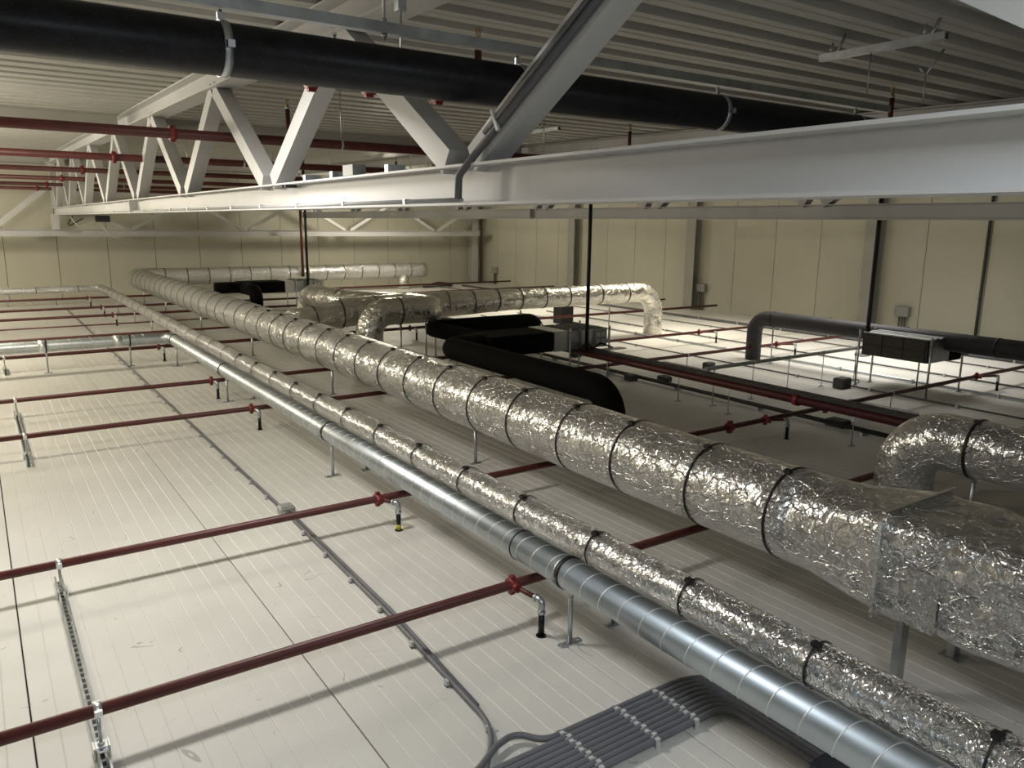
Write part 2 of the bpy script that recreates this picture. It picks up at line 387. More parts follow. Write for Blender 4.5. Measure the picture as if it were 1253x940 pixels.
# ------------------------------------------------------------------ conduits on the near diagonal and chord
r = thing('truss_cable', (1.72, 2.7, 2.34), 'grey cable clipped along the near truss diagonal and bending over the chord', 'cable')
yn = 2.95; pd0 = V(1.8, yn-.075, 2.337); pd1 = V(1.8, yn-1.3, zt(yn-1.3)); dv = (pd1-pd0).normalized()
nrm = V(0, -dv.z, dv.y)
if nrm.z < 0: nrm = -nrm
base = pd0+V(-.076, 0, 0)-nrm*.018
pp = path([base+dv*1.35, base+dv*.13, V(1.695, 2.865, 2.29), V(1.695, 2.87, 2.195)], [.12, .05])
MB().tube(pp, .0155, 10).build('cable', M_cable, r)
MB().tube([base+dv*1.35+nrm*.03, base+dv*.2+nrm*.03], .014, 10).build('conduit', M_cable, r)
MB().tube([base+dv*1.35+nrm*.03-V(.012,0,0), base+dv*.25+nrm*.015-V(.012,0,0)], .010, 8).build('conduit', M_cable, r)
for q in (.3, 1.0):
    c = base+dv*q; MB().extr(c-V(.02, 0, 0)-nrm*.03, c-V(.02, 0, 0)+nrm*.06, [(-.007,-.002),(.007,-.002),(.007,.010),(-.007,.010)], up=V(1,0,0)).build('clip', M_clip, r)
r = thing('chord_conduit', (1.7, 6, 2.2), 'thin pale conduit lying along the lower flange of the near truss', 'conduit')
MB().tube([(1.73, 2.9, 2.192), (1.73, 21, 2.192)], .010, 8).build('conduit', M_steel, r)
for k in range(14): MB().box((1.715, 3.4+k*.75, 2.181), (1.745, 3.42+k*.75, 2.205)).build('clip', M_zinc, r)
# chord clamps and small items on the chord at (375,222)
r = thing('cable_tray', (1.95, 4.6, 2.34), 'short cable tray with clamps resting on the near truss chord', 'tray')
MB().box((1.82, 3.6, 2.338), (1.88, 5.1, 2.352)).build('rail', M_zinc, r)
MB().box((1.8, 4.2, 2.352), (1.88, 4.34, 2.41)).build('box', M_box, r)
for yy in (3.75, 4.5, 4.95): MB().box((1.80, yy, 2.34), (1.9, yy+.04, 2.385)).build('clamp', M_zinc, r)
r = thing('beam_clamp', (1.7, 5.15, 2.3), 'dark clamp pair bolted on the near truss chord face', 'clamp')
MB().box((1.72, 5.1, 2.31), (1.796, 5.13, 2.345)).box((1.72, 5.17, 2.31), (1.796, 5.2, 2.345)).build('jaw', M_dbox, r)
# tangle at chord end near far wall
r = thing('cable_coil', (2.6, 20.6, 2.1), 'dark tangled cable and box hanging under the far end of the near truss', 'cable')
MB().box((2.45, 20.5, 2.02), (2.75, 20.7, 2.16)).build('box', M_dbox, r)
MB().box((1.72, 20.57, 2.145), (2.75, 20.63, 2.169)).build('hanger_bar', M_steel2, r)
MB().tube(path([(1.95, 20.6, 2.12), (2.1, 20.6, 1.9), (2.5, 20.6, 2.05), (2.75, 20.6, 1.7), (3.0, 20.6, 1.62)], .08), .015, 6).build('loop', M_clip, r)
MB().tube(path([(2.0, 20.6, 2.15), (1.8, 20.6, 1.85), (2.2, 20.6, 2.1)], .08), .012, 6).build('wire', M_strap, r)

# ------------------------------------------------------------------ ceiling pipes
YP = 3.0
def hang_clamp(x, yc, zc, rad, ztop, parent, nm='pipe_clamp'):
    c = MB().band((x, yc, zc), (1, 0, 0), rad, .028, .004, 24).box((x-.012, yc-.006, zc+rad), (x+.012, yc+.006, zc+rad+.03)).box((x-.012, yc-rad-.03, zc-.012), (x+.012, yc-rad, zc+.012)).box((x-.012, yc+rad, zc-.012), (x+.012, yc+rad+.03, zc+.012)).build(nm, M_zinc, parent)
    MB().cyl((x, yc, zc+rad), (x, yc, ztop), .006, 6).build('rod', M_zinc, c)
r = thing('drain_pipe', (1.5, YP, 2.69), 'thick black plastic pipe hung under the roof above the near truss chord', 'pipe')
MB().tube(path([(-5.2, YP, 2.69), (13.5, YP, 2.69)], 0), .09, 32).build('pipe', M_black, r)
for x in (-.45, .809, 2.077, 3.382, 4.65, 5.9, 7.2): hang_clamp(x, YP, 2.69, .0915, 2.82, r)
r = thing('mounting_rail', (1.5, YP, 2.85), 'long galvanised rail that carries the thick black pipe', 'rail')
MB().extr((-.2, YP, 2.845), (5.0, YP, 2.845), C_prof(.041, .041)).build('channel', M_zinc, r)
for x in (0, 1.437):
    h = MB().cyl((x, YP, 2.80), (x, YP, zd(YP)), .006, 6).build('rod', M_zinc, r)
    MB().cyl((x, YP, 2.812), (x, YP, 2.824), .012, 6).cyl((x, YP, 2.868), (x, YP, 2.88), .012, 6).build('nut', M_zinc, h)
r = thing('ceiling_hanger', (1.641, 3.05, 2.9), 'galvanised toggle hanger with a thin rod behind the black pipe', 'hanger')
MB().cyl((1.66, 3.3, 2.75), (1.66, 3.3, 3.05), .006, 6).build('rod', M_zinc, r)
MB().box((1.64, 3.28, 3.0), (1.68, 3.32, 3.06)).cyl((1.65, 3.3, 3.06), (1.64, 3.3, zd(3.3)+.0), .005, 6).cyl((1.67, 3.3, 3.06), (1.69, 3.3, zd(3.3)), .005, 6).build('toggle', M_zinc, r)
# short strut with hooks and rods under the deck on the right
r = thing('short_strut', (4.53, 2.8, 3.13), 'short galvanised strut hanging by two hooks from the corrugated roof', 'strut')
MB().extr((4.53, 2.42, 3.13), (4.53, 3.2, 3.13), C_prof(.041, .041)).build('channel', M_zinc, r)
for yy in (2.5, 3.08):
    MB().cyl((4.52, yy, 3.14), (4.55, yy-.03, zd(yy)+.01), .009, 6).cyl((4.48, yy+.02, 3.15), (4.50, yy+.02, 3.2), .007, 6).build('hook', M_zinc, r)
MB().cyl((4.53, 2.86, 2.86), (4.53, 2.86, 3.11), .004, 6).build('rod', M_zinc, r)
r = thing('rod_hook', (5.3, 3.0, 3.0), 'thin rod with a forked hook beneath the roof sheets at the right', 'hook')
MB().cyl((5.32, 2.95, 2.9), (5.32, 2.95, 3.08), .004, 6).build('rod', M_zinc, r)
MB().cyl((5.32, 2.95, 3.08), (5.38, 2.88, zd(3)), .008, 6).cyl((5.32, 2.95, 3.08), (5.29, 2.98, 3.13), .006, 6).build('fork', M_zinc, r)
r = thing('short_strut', (5.7, 6.6, 3.2), 'small strut beneath the roof right of the near diagonal', 'strut')
MB().extr((6.1, 7.9, 3.24), (6.1, 8.5, 3.24), C_prof(.041, .041)).build('channel', M_zinc, r)
MB().cyl((6.1, 8.3, 3.25), (6.1, 8.3, zd(8.3)), .008, 6).build('hook', M_zinc, r)

names = ['directly behind the thick black pipe', 'first below the black pipe, brightest at the left', 'second below the black pipe', 'third below the black pipe', 'fourth below the black pipe', 'fifth below the black pipe', 'lowest and furthest, near the end wall']
for i, yp in enumerate((3.85, 7.0, 10.1, 13.1, 16.1, 19.2, 22.2)):
    if yp == 22.2: yp = 22.0
    r = thing('ceiling_sprinkler_pipe', (2, yp, 2.78), 'dark red sprinkler pipe under the roof, '+names[i], 'pipe', 'red sprinkler pipes under the roof')
    rad = .04 if i < 3 else .036
    MB().tube([(-5.4, yp, 2.78), (14.6, yp, 2.78)], rad, 16).build('pipe', M_red, r)
    ups = {0: (2.403, 6.465), 1: (2.41, 6.44, -1.6), 2: (6.45,), 3: (6.45,), 4: (6.45,)}.get(i, ())
    for ux in ups:
        hh = .1 if ux > 6 else 0
        u = MB().tube([(ux, yp, 2.78), (ux, yp, 3.05+hh)], .02, 10).cyl((ux, yp, 2.81), (ux, yp, 2.835), .028, 10).build('upright', M_red, r)
        MB().cyl((ux, yp, 3.05+hh), (ux, yp, 3.075+hh), .019, 8).build('bushing', M_zinc, u)
        h = MB().cyl((ux, yp, 3.075+hh), (ux, yp, 3.09+hh), .013, 8).cyl((ux, yp, 3.125+hh), (ux, yp, 3.13+hh), .022, 10).cyl((ux-.012, yp, 3.085+hh), (ux-.012, yp, 3.127+hh), .003, 5).cyl((ux+.012, yp, 3.085+hh), (ux+.012, yp, 3.127+hh), .003, 5).cyl((ux, yp, 3.09+hh), (ux, yp, 3.125+hh), .003, 5)
        h.build('sprinkler_head', M_brass, u)
    for cx in (1.45, 1.75 if i == 0 else 7.6, 2.15 if i == 0 else 11):
        MB().cyl((cx-.025, yp, 2.78), (cx+.025, yp, 2.78), rad+.014, 14).box((cx-.02, yp-.014, 2.78-rad-.025), (cx+.02, yp+.014, 2.78+rad+.025)).build('coupling', M_redb, r)
    if i:
        for hx in (2.9, 5.2, 9.5): MB().cyl((hx, yp, 2.8), (hx, yp, zd(yp)), .005, 5).band((hx, yp, 2.78), (1,0,0), rad, .02, .004, 14).build('hanger', M_zinc, r)
# vertical drop pieces on the far reds
for k, (x_, y_) in enumerate(((1.95, 13.1), (1.9, 16.1))):
    pass

# ------------------------------------------------------------------ ducts
def strap(c, d, r, parent, wd=.014, buckle=True, m=None):
    s = MB().band(c, d, r, wd, .003).build('strap', m or M_strap, parent)
    if buckle:
        c = Vector(c); d = Vector(d).normalized(); x = d.cross(V(0,0,1))
        if x.length > .1:
            x.normalize(); up = V(0,0,1); q = c+(up*.96-x*.28)*(r+.006)
            MB().box(q-V(.017,.017,.009), q+V(.017,.017,.009)).build('buckle', M_strap, s)
def leg(x, y, ztop, parent, rad=.011, m=None, nm='support_leg', fw_=.05):
    l = MB().cyl((x, y, .004), (x, y, ztop), rad, 10).cyl((x, y, ztop-.05), (x, y, ztop), rad*1.25, 10).build(nm, m or M_zinc, parent)
    MB().add([(x+a, y+b, z) for z in (0, .006) for a, b in ((-fw_,-.012),(-fw_+.012,-.02),(fw_-.012,-.02),(fw_,-.012),(fw_,.012),(fw_-.012,.02),(-fw_+.012,.02),(-fw_,.012))],
        [tuple(range(7,-1,-1)), tuple(range(8,16))]+[(i,(i+1)%8,(i+1)%8+8,i+8) for i in range(8)]).cyl((x-fw_+.02, y, .006), (x-fw_+.02, y, .014), .008, 6).cyl((x+fw_-.02, y, .006), (x+fw_-.02, y, .014), .008, 6).build('foot_plate', M_zinc, l)
    return l

# big foil duct: rectangular box -> transition -> round -> elbow -> run along the end wall
BX, BZ, BR = 3.5, .585, .25
r = thing('main_foil_duct', (BX, 6, 0), 'largest foil-wrapped silver duct, box-shaped at the lower right and round beyond', 'duct')
bp_ = path([(BX, 2.28, BZ), (BX, 22.55, BZ), (12.0, 22.55, BZ)], .36, 10, step=.12)
MB().tube(bp_, [BR if p.x < 3.6 else max(.225, BR-.02*(p.x-3.5)) for p in bp_], 36, jit=.006).build('round_duct', M_foil, r)
for y in [2.404, 2.955, 3.60, 4.17, 4.80]+[5.38+.58*k for k in range(29)]:
    strap((BX, y, BZ), (0, 1, 0), BR+.003, r, .014 if y < 8 else .012, y < 12)
for k in range(15): strap((4.2+k*.56, 22.55, BZ), (1, 0, 0), max(.225, BR-.02*(.7+k*.56))+.003, r, .016, False)
# transition loft and box
x0, x1, z0, z1 = 3.27, 3.90, .331, .82
def rrect(k, n=48):
    # k=0 circle, k=1 rectangle with slightly rounded corners
    out = []
    for i in range(n):
        a = 2*PI*(i+.5)/n; c, s = math.cos(a), math.sin(a)
        cx_, cz_ = (x0+x1)/2, (z0+z1)/2; hx, hz = (x1-x0)/2, (z1-z0)/2
        q = (abs(c)**9+abs(s)**9)**(-1/9.)
        px, pz = cx_+hx*c*q, cz_+hz*s*q
        ox, oz = BX+BR*c, BZ+BR*s
        out.append((ox*(1-k)+px*k, oz*(1-k)+pz*k))
    return out
m = MB(); rows = []
ys = [2.28, 2.22, 2.1, 1.98, 1.88, 1.80, 1.785, 1.775, 1.765, 1.70]
ks = [0, .04, .3, .6, .85, 1, 1.0, 1.0, 1, 1]
grow = [0, 0, 0, 0, 0, .0, .016, .016, .0, 0]
random.seed(3)
yy = 1.60
while yy > -1.4: ys.append(yy); ks.append(1); grow.append(0); yy -= .08
n = 48
for y, k, g in zip(ys, ks, grow):
    ring = rrect(k)
    for x, z in ring:
        dx, dz = x-(x0+x1)/2, z-(z0+z1)/2; L_ = math.hypot(dx, dz)
        w_ = g+(.007*math.sin(x*31+y*17+z*23)+.004*math.sin(y*47+z*61))*(k if y < 1.75 else .4*k)
        rows.append((x+dx/L_*w_, y, z+dz/L_*w_))
m.add(rows, [(i*n+j, i*n+(j+1)%n, (i+1)*n+(j+1)%n, (i+1)*n+j) for i in range(len(ys)-1) for j in range(n)], True)
m.f += [tuple(range((len(ys)-1)*n, len(ys)*n))]; m.sm += [False]
m.build('box_duct', M_foil, r)
# tape strips on the box
MB().box((x0-.009, 1.50, z0+.03), (x0-.006, 1.62, z0+.30)).build('tape_patch', M_foils, r)
MB().box((x0-.02, 1.772, z0-.0), (x0-.012, 1.79, z1-.02)).build('seam_tape', M_tape, r)
MB().box((x0+.0, 1.772, z1+.012), (x1, 1.79, z1+.02)).build('seam_tape', M_tape, r)
for xx in (3.31, 3.84):
    l = MB().extr((xx, 1.66, 0), (xx, 1.66, z0+.02), C_prof(.06, .035), up=V(0,1,0)).build('support_leg', M_zinc, r)
    MB().box((xx-.05, 1.61, 0), (xx+.05, 1.71, .006)).build('foot_plate', M_zinc, l)
for y in (5.64, 8.976, 12.3, 15.6, 18.9, 21.6): leg(BX, y, BZ-BR+.01, r, .014)
for x in (6.4, 9.2): leg(x, 22.55, BZ-BR+.02, r, .014)

# slender foil duct
FX, FZ, FR = 2.62, .382, .0955
r = thing('slim_foil_duct', (FX, 6, 0), 'slim foil-wrapped silver duct running between the bare spiral duct and the largest duct', 'duct')
fpth = path([(FX, -1.0, FZ), (FX, 22.1, FZ), (-5.5, 22.1, FZ)], .16, 8, step=.09)
MB().tube(fpth, [FR if p.y < 21.9 or p.x > 2.5 else .08 for p in fpth], 26, jit=.012).build('round_duct', M_foils, r)
for k in range(-1, 32): strap((FX, .951+.67*k, FZ), (0, 1, 0), FR+.003, r, .009, k < 14)
for k in range(8): strap((2.1-k*.9, 22.1, FZ), (1, 0, 0), .083, r, .012, False)
for y in (2.83, 6.0, 9.26, 12.1, 13.8, 15.6, 17.4, 19.6): leg(FX, y, FZ-FR+.01, r, .01)
for x in (1.6, .6, -.4): leg(x, 22.1, .31, r, .01)

# bare spiral duct
SX, SZ, SR = 2.31, .378, .082
r = thing('spiral_duct', (SX, 6, 0), 'bare galvanised spiral duct with fine ribs running beside the slim foil duct', 'duct')
spth = path([(SX, -1.0, SZ), (SX, 12.3, SZ), (-5.5, 12.3, SZ)], .16, 10)
MB().tube(spth, SR, 40).build('round_duct', M_spiral, r)
m = MB(); pts = []; pitch = .135
y = -.6
while y < 12.05:
    a = 2*PI*(y-.012)/pitch; pts.append((SX+math.cos(a)*(SR+.0003), y, SZ+math.sin(a)*(SR+.0003))); y += pitch/28
m.tube(pts, .0027, 5, False).build('spiral_seam', M_seam, r)
m = MB(); pts = []; x = 2.0
while x > -1.5:
    a = 2*PI*x/pitch; pts.append((x, 12.3+math.cos(a)*(SR+.0003), SZ+math.sin(a)*(SR+.0003))); x -= pitch/20
m.tube(pts, .003, 4, False).build('spiral_seam', M_seam, r)
for y in (2.81, 5.99, 9.25, 11.95):
    s = MB().band((SX, y+.02, SZ), (0,1,0), SR+.002, .026, .004, 30).build('clamp_band', M_strap, r)
    MB().band((SX, y+.04, SZ), (0,1,0), SR+.002, .012, .005, 30).box((SX-SR-.03, y+.012, SZ-.02), (SX-SR, y+.035, SZ-.005)).build('steel_band', M_zinc, s)
    leg(SX, y, SZ-SR+.01, r, .0125, fw_=.07)
for y in (3.24,): MB().band((SX, y, SZ), (0,1,0), SR+.001, .006, .004, 30).build('joint_band', M_strap, r)
for x in (1.75, .706, -.4, -1.5):
    MB().band((x, 12.3, SZ), (1,0,0), SR+.002, .02, .005).build('clamp_band', M_strap, r); leg(x, 12.3, SZ-SR+.01, r, .012)
for x in (1.55, .62, -.6): MB().cyl((x, 12.3, SZ), (x+.1, 12.3, SZ), SR+.006, 30).build('joint_sleeve', M_seam, r)
MB().band((SX-.05, 12.24, SZ), (.7,.7,0), SR+.006, .02, .004).build('clamp_band', M_strap, r)

# foil branch duct crossing behind (S2)
r = thing('foil_branch_duct', (7, 10.8, 0), 'foil-wrapped branch duct leaving the largest duct and turning down at its right end', 'duct')
sp = path([(3.6, 10.75, .66), (4.5, 10.78, .79), (5.4, 10.8, .81), (7.2, 10.8, .84), (10.72, 10.8, .84), (10.72, 10.8, 0)], [.6, .8, 2, 2, .36], 8, step=.15)
MB().tube(sp, [.2 if p.x < 4.4 else (.215 if p.x < 5.6 else max(.178, .215-.02*(p.x-5.6))) for p in sp], 30, jit=.008).build('round_duct', M_foilf, r)
b2 = path([(5.6, 10.85, .81), (5.05, 11.5, .82), (4.85, 12.6, .82), (4.85, 13.5, .82), (4.85, 13.5, .0)], .35, 8, step=.15)
MB().tube(b2, .195, 28, jit=.008).build('side_branch', M_foilf, r)
for x in (6.11, 6.59, 7.07, 7.53, 8.04, 8.56, 9.3, 9.95): strap((x, 10.8, .84), (1, 0, 0), max(.178, .215-.02*(x-5.6))+.004, r, .016, False)
for x in (4.35, 4.9, 5.45): strap((x, 10.78, .795+(x-4.9)*.03), (1, 0, .06), .219, r, .016, False)
strap((3.95, 10.765, .712), (1, .02, .15), .205, r, .016, False)
strap((4.95, 12.1, .82), (-.18, 1, 0), .2, r, .016, False)
for x in (5.95, 7.6, 9.6): leg(x, 10.8, .65, r, .012)
# S3
r = thing('foil_elbow_duct', (4.45, 9.9, 0), 'short foil-wrapped duct that rises from the floor and turns right behind the largest duct', 'duct')
sp = path([(4.42, 9.9, 0), (4.42, 9.9, .87), (5.45, 9.9, .87), (5.45, 10.7, .85)], [.3, .22], 10, step=.12)
MB().tube(sp, .19, 30, jit=.008).build('round_duct', M_foilf, r)
strap((4.86, 9.9, .87), (1,0,0), .194, r, .018, False)
leg(4.9, 9.9, .69, r, .012); leg(5.3, 9.9, .69, r, .012)
# riser for the end run
r = thing('foil_riser_duct', (11.28, 22.55, 0), 'short upright foil-wrapped duct below the end of the far silver run', 'duct')
MB().tube([(11.28, 22.55, 0), (11.28, 22.55, .2), (11.28, 22.55, .42)], .185, 24).build('round_duct', M_foilf, r)
strap((11.28, 22.55, .12), (0,0,1), .188, r, .014, False)
# right hand elbow
r = thing('foil_bend_duct', (5.6, 2.9, 0), 'foil-wrapped duct at the right edge bending down behind the largest duct', 'duct')
sp = path([(5.6, 2.93, 0), (5.6, 2.93, .6), (5.6, -1.0, .6)], .34, 14, step=.1)
MB().tube(sp, .205, 34, jit=.008).build('round_duct', M_foil, r)
strap((5.6, 2.44, .6), (0, 1, 0), .209, r, .02, True)
leg(5.6, 2.44, .41, r, .013)
leg(5.6, .9, .41, r, .013)

# black insulated ducts with air units
def air_unit(label):
    # air unit one, in place: plenum, pale collar, machine housing
    r = thing('air_handling_unit', (6.6, 8.4, 0), label, 'air unit', 'air units with black plenums')
    MB().bbox((5.25, 8.1, .43), (6.25, 8.68, .69), .012).build('plenum', M_blackin, r)
    MB().box((6.25, 8.09, .425), (6.46, 8.69, .695)).build('collar', M_seam, r)
    MB().box((6.46, 8.1, .43), (7.17, 8.68, .69)).build('housing', M_zinc, r)
    for k in range(3): MB().box((6.5+k*.22, 8.1, .69), (6.66+k*.22, 8.68, .70)).build('lid_strip', M_greyin, r)
    MB().box((6.94, 8.075, .455), (7.13, 8.1, .665)).build('control_panel', M_box, r)
    for a, b in ((6.96, .58), (7.05, .58), (6.96, .48), (7.05, .48)): MB().box((a, 8.067, b), (a+.06, 8.075, b+.06)).build('cover', M_clip, r)
    MB().tube(path([(6.6, 8.0, .45), (6.75, 8.03, .52), (6.85, 8.0, .44), (7.0, 8.03, .50), (7.2, 8.0, .42)], .04), .012, 6).build('wiring', M_strap, r)
    MB().box((6.98, 7.9, .405), (7.36, 8.02, .42)).build('bracket', M_zinc, r)
    for lx, ly in ((6.5, 8.07), (7.19, 8.07), (6.5, 8.72), (7.19, 8.72)): leg(lx, ly, .72, r, .012)
    return r
u1 = air_unit('black and grey air unit on thin legs in the middle, with a pale collar')
dup(u1, (-.2, 10.2, 0), 'small far air unit behind the silver ducts near the end wall, with a pale collar')
def tallpole(x, y, z0, z1, rad, m, label):
    o = MB().cyl((x, y, z0), (x, y, z1), rad, 10).cyl((x, y, z1), (x, y, z1+.01), rad*2.2, 10).cyl((x, y, z0+.02), (x, y, z0+.04), rad*1.5, 10).build('hanging_pole', m); tag(o, label, 'pole')
tallpole(6.75, 8.03, .42, 2.83, .025, M_strap, 'thin black pole rising from the middle air unit behind the near truss chord')
o = MB().cyl((6.78, 8.03, 2.80), (7.9, 8.03, 2.80), .02, 8).build('pole_arm', M_strap); tag(o, 'black arm tying the middle pole to the second truss', 'pole')
tallpole(9.665, 5.76, .74, zd(5.8), .028, M_strap, 'thin black pole rising from the right-hand air unit to the roof')
tallpole(6.58, 18.22, .42, zd(18), .03, M_strap, 'thin black pole above the far air unit')
tallpole(7.9, 22.25, .5, 2.78, .04, M_red, 'dark red riser pipe close to the end wall, beside a black pole')
# duct A, B
r = thing('black_duct', (6.5, 10.2, 0), 'black insulated duct forming a bend behind the middle air unit', 'duct', 'black insulated ducts')
sp = path([(7.56, 10.25, 0), (7.56, 10.25, .545), (5.52, 10.25, .545), (5.52, 8.95, .56), (5.75, 8.6, .56)], [.22, .2, .25], 8)
MB().tube(sp, .115, 24).build('round_duct', M_blackin, r)
leg(5.9, 10.25, .45, r, .009); leg(5.52, 9.4, .46, r, .009)
r = thing('black_duct', (4.69, 6.5, 0), 'long black insulated duct that bends down in front of the middle air unit', 'duct', 'black insulated ducts')
BZ2 = .6
sp = path([(4.69, 5.2, 0), (4.69, 5.2, BZ2), (4.69, 8.15, BZ2), (5.35, 8.4, BZ2-.03)], [.26, .2], 10)
MB().tube(sp, .135, 26).build('round_duct', M_blackin, r)
for y in (5.9, 7.2): leg(4.69, y, .48, r, .009)
r = thing('black_duct', (5, 18.5, 0), 'far black insulated duct beside the small far air unit', 'duct', 'black insulated ducts')
sp = path([(5.1, 17.4, 0), (5.1, 17.4, .57), (5.1, 18.2, .57)], [.2], 8)
MB().tube(sp, .14, 22).build('round_duct', M_blackin, r)
MB().tube([(4.5, 18.5, .57), (5.2, 18.5, .57)], .13, 20).build('inlet_stub', M_blackin, r)
# right black duct and unit 2
r = thing('charcoal_duct', (10.1, 6, 0), 'charcoal insulated duct on the right bending down to the floor at its far end', 'duct')
sp = path([(10.15, 7.95, 0), (10.15, 7.95, .675), (10.15, -1, .675)], [.24], 10)
MB().tube(sp, .118, 26).build('round_duct', M_greyin, r)
for y in (7.6, 4.35): MB().band((10.15, y, .675), (0,1,0), .119, .03, .004).build('joint_band', M_strap, r)
for y in (7.55, 5.25, 3.0): leg(10.08, y, .57, r, .011)
r = thing('air_handling_unit', (9.9, 5.4, 0), 'right-hand air unit with a black filter face on four legs', 'air unit')
MB().box((9.70, 4.94, .43), (10.2, 5.82, .725)).build('housing', M_zinc, r)
MB().bbox((10.2, 4.93, .42), (10.5, 5.83, .735), .012).build('plenum', M_blackin, r)
f = MB().box((9.655, 4.95, .435), (9.70, 5.81, .72)).build('filter_frame', M_strap, r)
for i in range(3):
    for j in range(2):
        ya = 4.975+i*.282; za = .45+j*.135
        MB().box((9.645, ya, za), (9.656, ya+.265, za+.122)).build('filter_cell', M_filter, f)
for k in range(3): MB().box((9.68+k*.15, 4.94, .725), (9.76+k*.15, 5.82, .737)).build('lid_strip', M_seam if k == 0 else M_zinc, r)
for lx, ly in ((9.66, 4.9), (9.66, 5.86), (10.46, 4.9), (10.05, 5.88)): leg(lx, ly, .76, r, .013)
MB().box((10.5, 4.85, .48), (10.53, 4.93, .72)).build('side_plate', M_zinc, r)

# ------------------------------------------------------------------ floor sprinkler pipes
def sprinkler(yp, rad, drops, tees, label, z=.2, x1_=14.7, ftee=False):
    r = thing('floor_sprinkler_pipe', (1, yp, 0), label, 'pipe', 'dark red sprinkler pipes above the floor panels')
    MB().tube([(-5.5, yp, z), (x1_, yp, z)], rad, 16).build('pipe', M_red, r)
    for k, dd_ in enumerate(drops):
        hx, dy = dd_[:2]; dx = hx-(dd_[2] if len(dd_) > 2 else .04)
        t = MB().cyl((dx-.02, yp, z), (dx+.02, yp, z), rad+.012, 14).cyl((dx-.018, yp-.01, z), (dx-.018+.036, yp-.01, z), rad+.008, 12)
        t.box((dx-.014, yp-.014, z-rad-.026), (dx+.014, yp+.014, z-rad+.0)).box((dx-.014, yp-.014, z+rad-.0), (dx+.014, yp+.014, z+rad+.026)).cyl((dx-.012, yp, z+rad+.014), (dx+.012, yp, z+rad+.014), .014, 8).cyl((dx-.012, yp, z-rad-.014), (dx+.012, yp, z-rad-.014), .014, 8)
        t.cyl((dx, yp-rad, z), (dx, yp-rad-.035, z), .024, 10)
        c = t.build('tee_coupling', M_redb, r)
        h2 = V(hx, dy, z-.002); d2 = (V(dx, yp, z)-h2).normalized()
        MB().cyl((dx, yp, z), h2+d2*.03, .0145, 10).build('branch', M_red, c)
        e = path([h2+d2*.045, h2, h2-V(0, 0, .068)], .032, 6)
        MB().tube(e, .0185, 12).cyl((hx, dy, z-.075), (hx, dy, z-.06), .022, 12).cyl(h2+d2*.05, h2+d2*.035, .0215, 12).build('elbow', M_zinc, c)
        MB().cyl((hx, dy, 0), (hx, dy, z-.07), .0165, 12).cyl((hx, dy, 0), (hx, dy, .004), .028, 14).build('drop_hose', M_black, c)
    for tx in tees:
        MB().cyl((tx-.03, yp, z), (tx+.03, yp, z), rad+.018, 14).box((tx-.025, yp-.015, z-rad-.035), (tx+.025, yp+.015, z+rad+.035)).build('coupling', M_redb, r)
    return r
s0 = sprinkler(3.18, .0265, [(2.232, 2.95, .03)], [], 'dark red sprinkler pipe nearest the camera, crossing the lower left floor')
s1 = sprinkler(4.78, .025, [(2.246, 4.63, .085), (6.568, 4.66, .2), (10.958, 4.65, .31)], [5.84, 7.37], 'second dark red floor pipe from the camera, running behind the little grey junction box')
o = MB().cyl((2.246, 4.63, .006), (2.246, 4.63, .045), .0175, 12); o = o.build('warning_tape', M_yel, s1)
s2 = sprinkler(7.93, .025, [(2.247, 7.8), (11.0, 7.78, .3)], [], 'third dark red floor pipe from the camera, first beyond the bare floor')
s3 = sprinkler(9.6, .025, [(2.259, 9.48), (11.0, 9.45, .3)], [], 'fourth dark red floor pipe from the camera')
s4 = sprinkler(12.68, .027, [(2.24, 12.5), (6.5, 12.5)], [], 'fifth floor pipe, just in front of the bent spiral duct')
s5 = sprinkler(14.4, .02, [], [], 'slender red floor pipe just behind the bent spiral duct')
s6 = sprinkler(15.9, .013, [], [], 'very thin dark floor pipe beyond the spiral duct')
s7 = sprinkler(17.42, .026, [(2.26, 17.25)], [], 'dark floor pipe, third from the end wall, with an elbow before the slim foil duct')
s8 = sprinkler(19.1, .026, [(2.26, 18.95)], [], 'dark floor pipe, second from the end wall, with an elbow before the slim foil duct')
s9 = sprinkler(21.5, .026, [(2.26, 21.3)], [], 'dark floor pipe closest to the end wall')
# pipe stands on rails (slotted channel, rods, clamps)
def stand(y0, y1, pipes, label, x=.22):
    r = thing('pipe_stand', (x, (y0+y1)/2, 0), label, 'pipe stand', 'slotted rails holding the floor pipes')
    m = MB().extr((x, y0, .0205), (x, y1, .0205), [(-.0205,-.02),(.0205,-.02),(.0205,.02),(.012,.02),(.012,.016),(.017,.016),(.017,-.016),(-.017,-.016),(-.017,.016),(-.012,.016),(-.012,.02),(-.0205,.02)])
    c = m.build('slotted_rail', M_zinc, r)
    k = 0; q = y0+.04
    while q < y1 and k < 45: MB().box((x-.007, q, .005), (x+.007, q+.03, .0062)).build('slot', M_dbox, c); q += .052; k += 1
    for yp in pipes:
        cc = MB().band((x, yp, .2), (1,0,0), .028, .03, .003, 20).box((x-.014, yp-.045, .195), (x+.014, yp-.026, .215)).box((x-.014, yp+.026, .195), (x+.014, yp+.045, .215)).build('clamp', M_seam, r)
        MB().cyl((x, yp, .03), (x, yp, .175), .007, 8).build('rod', M_zinc, cc)
        MB().box((x-.022, yp-.025, .04), (x+.022, yp+.025, .047)).cyl((x, yp, .047), (x, yp, .06), .013, 6).box((x-.03, yp-.03, .0), (x-.024, yp+.03, .05)).box((x+.024, yp-.03, .0), (x+.03, yp+.03, .05)).build('saddle', M_seam, cc)
stand(2.9, 5.0, (3.18, 4.78), 'slotted galvanised rail on the lower left floor clamping the two nearest red pipes')
stand(7.6, 9.9, (7.93, 9.6), 'slotted galvanised rail at the left edge clamping the third and fourth red pipes')
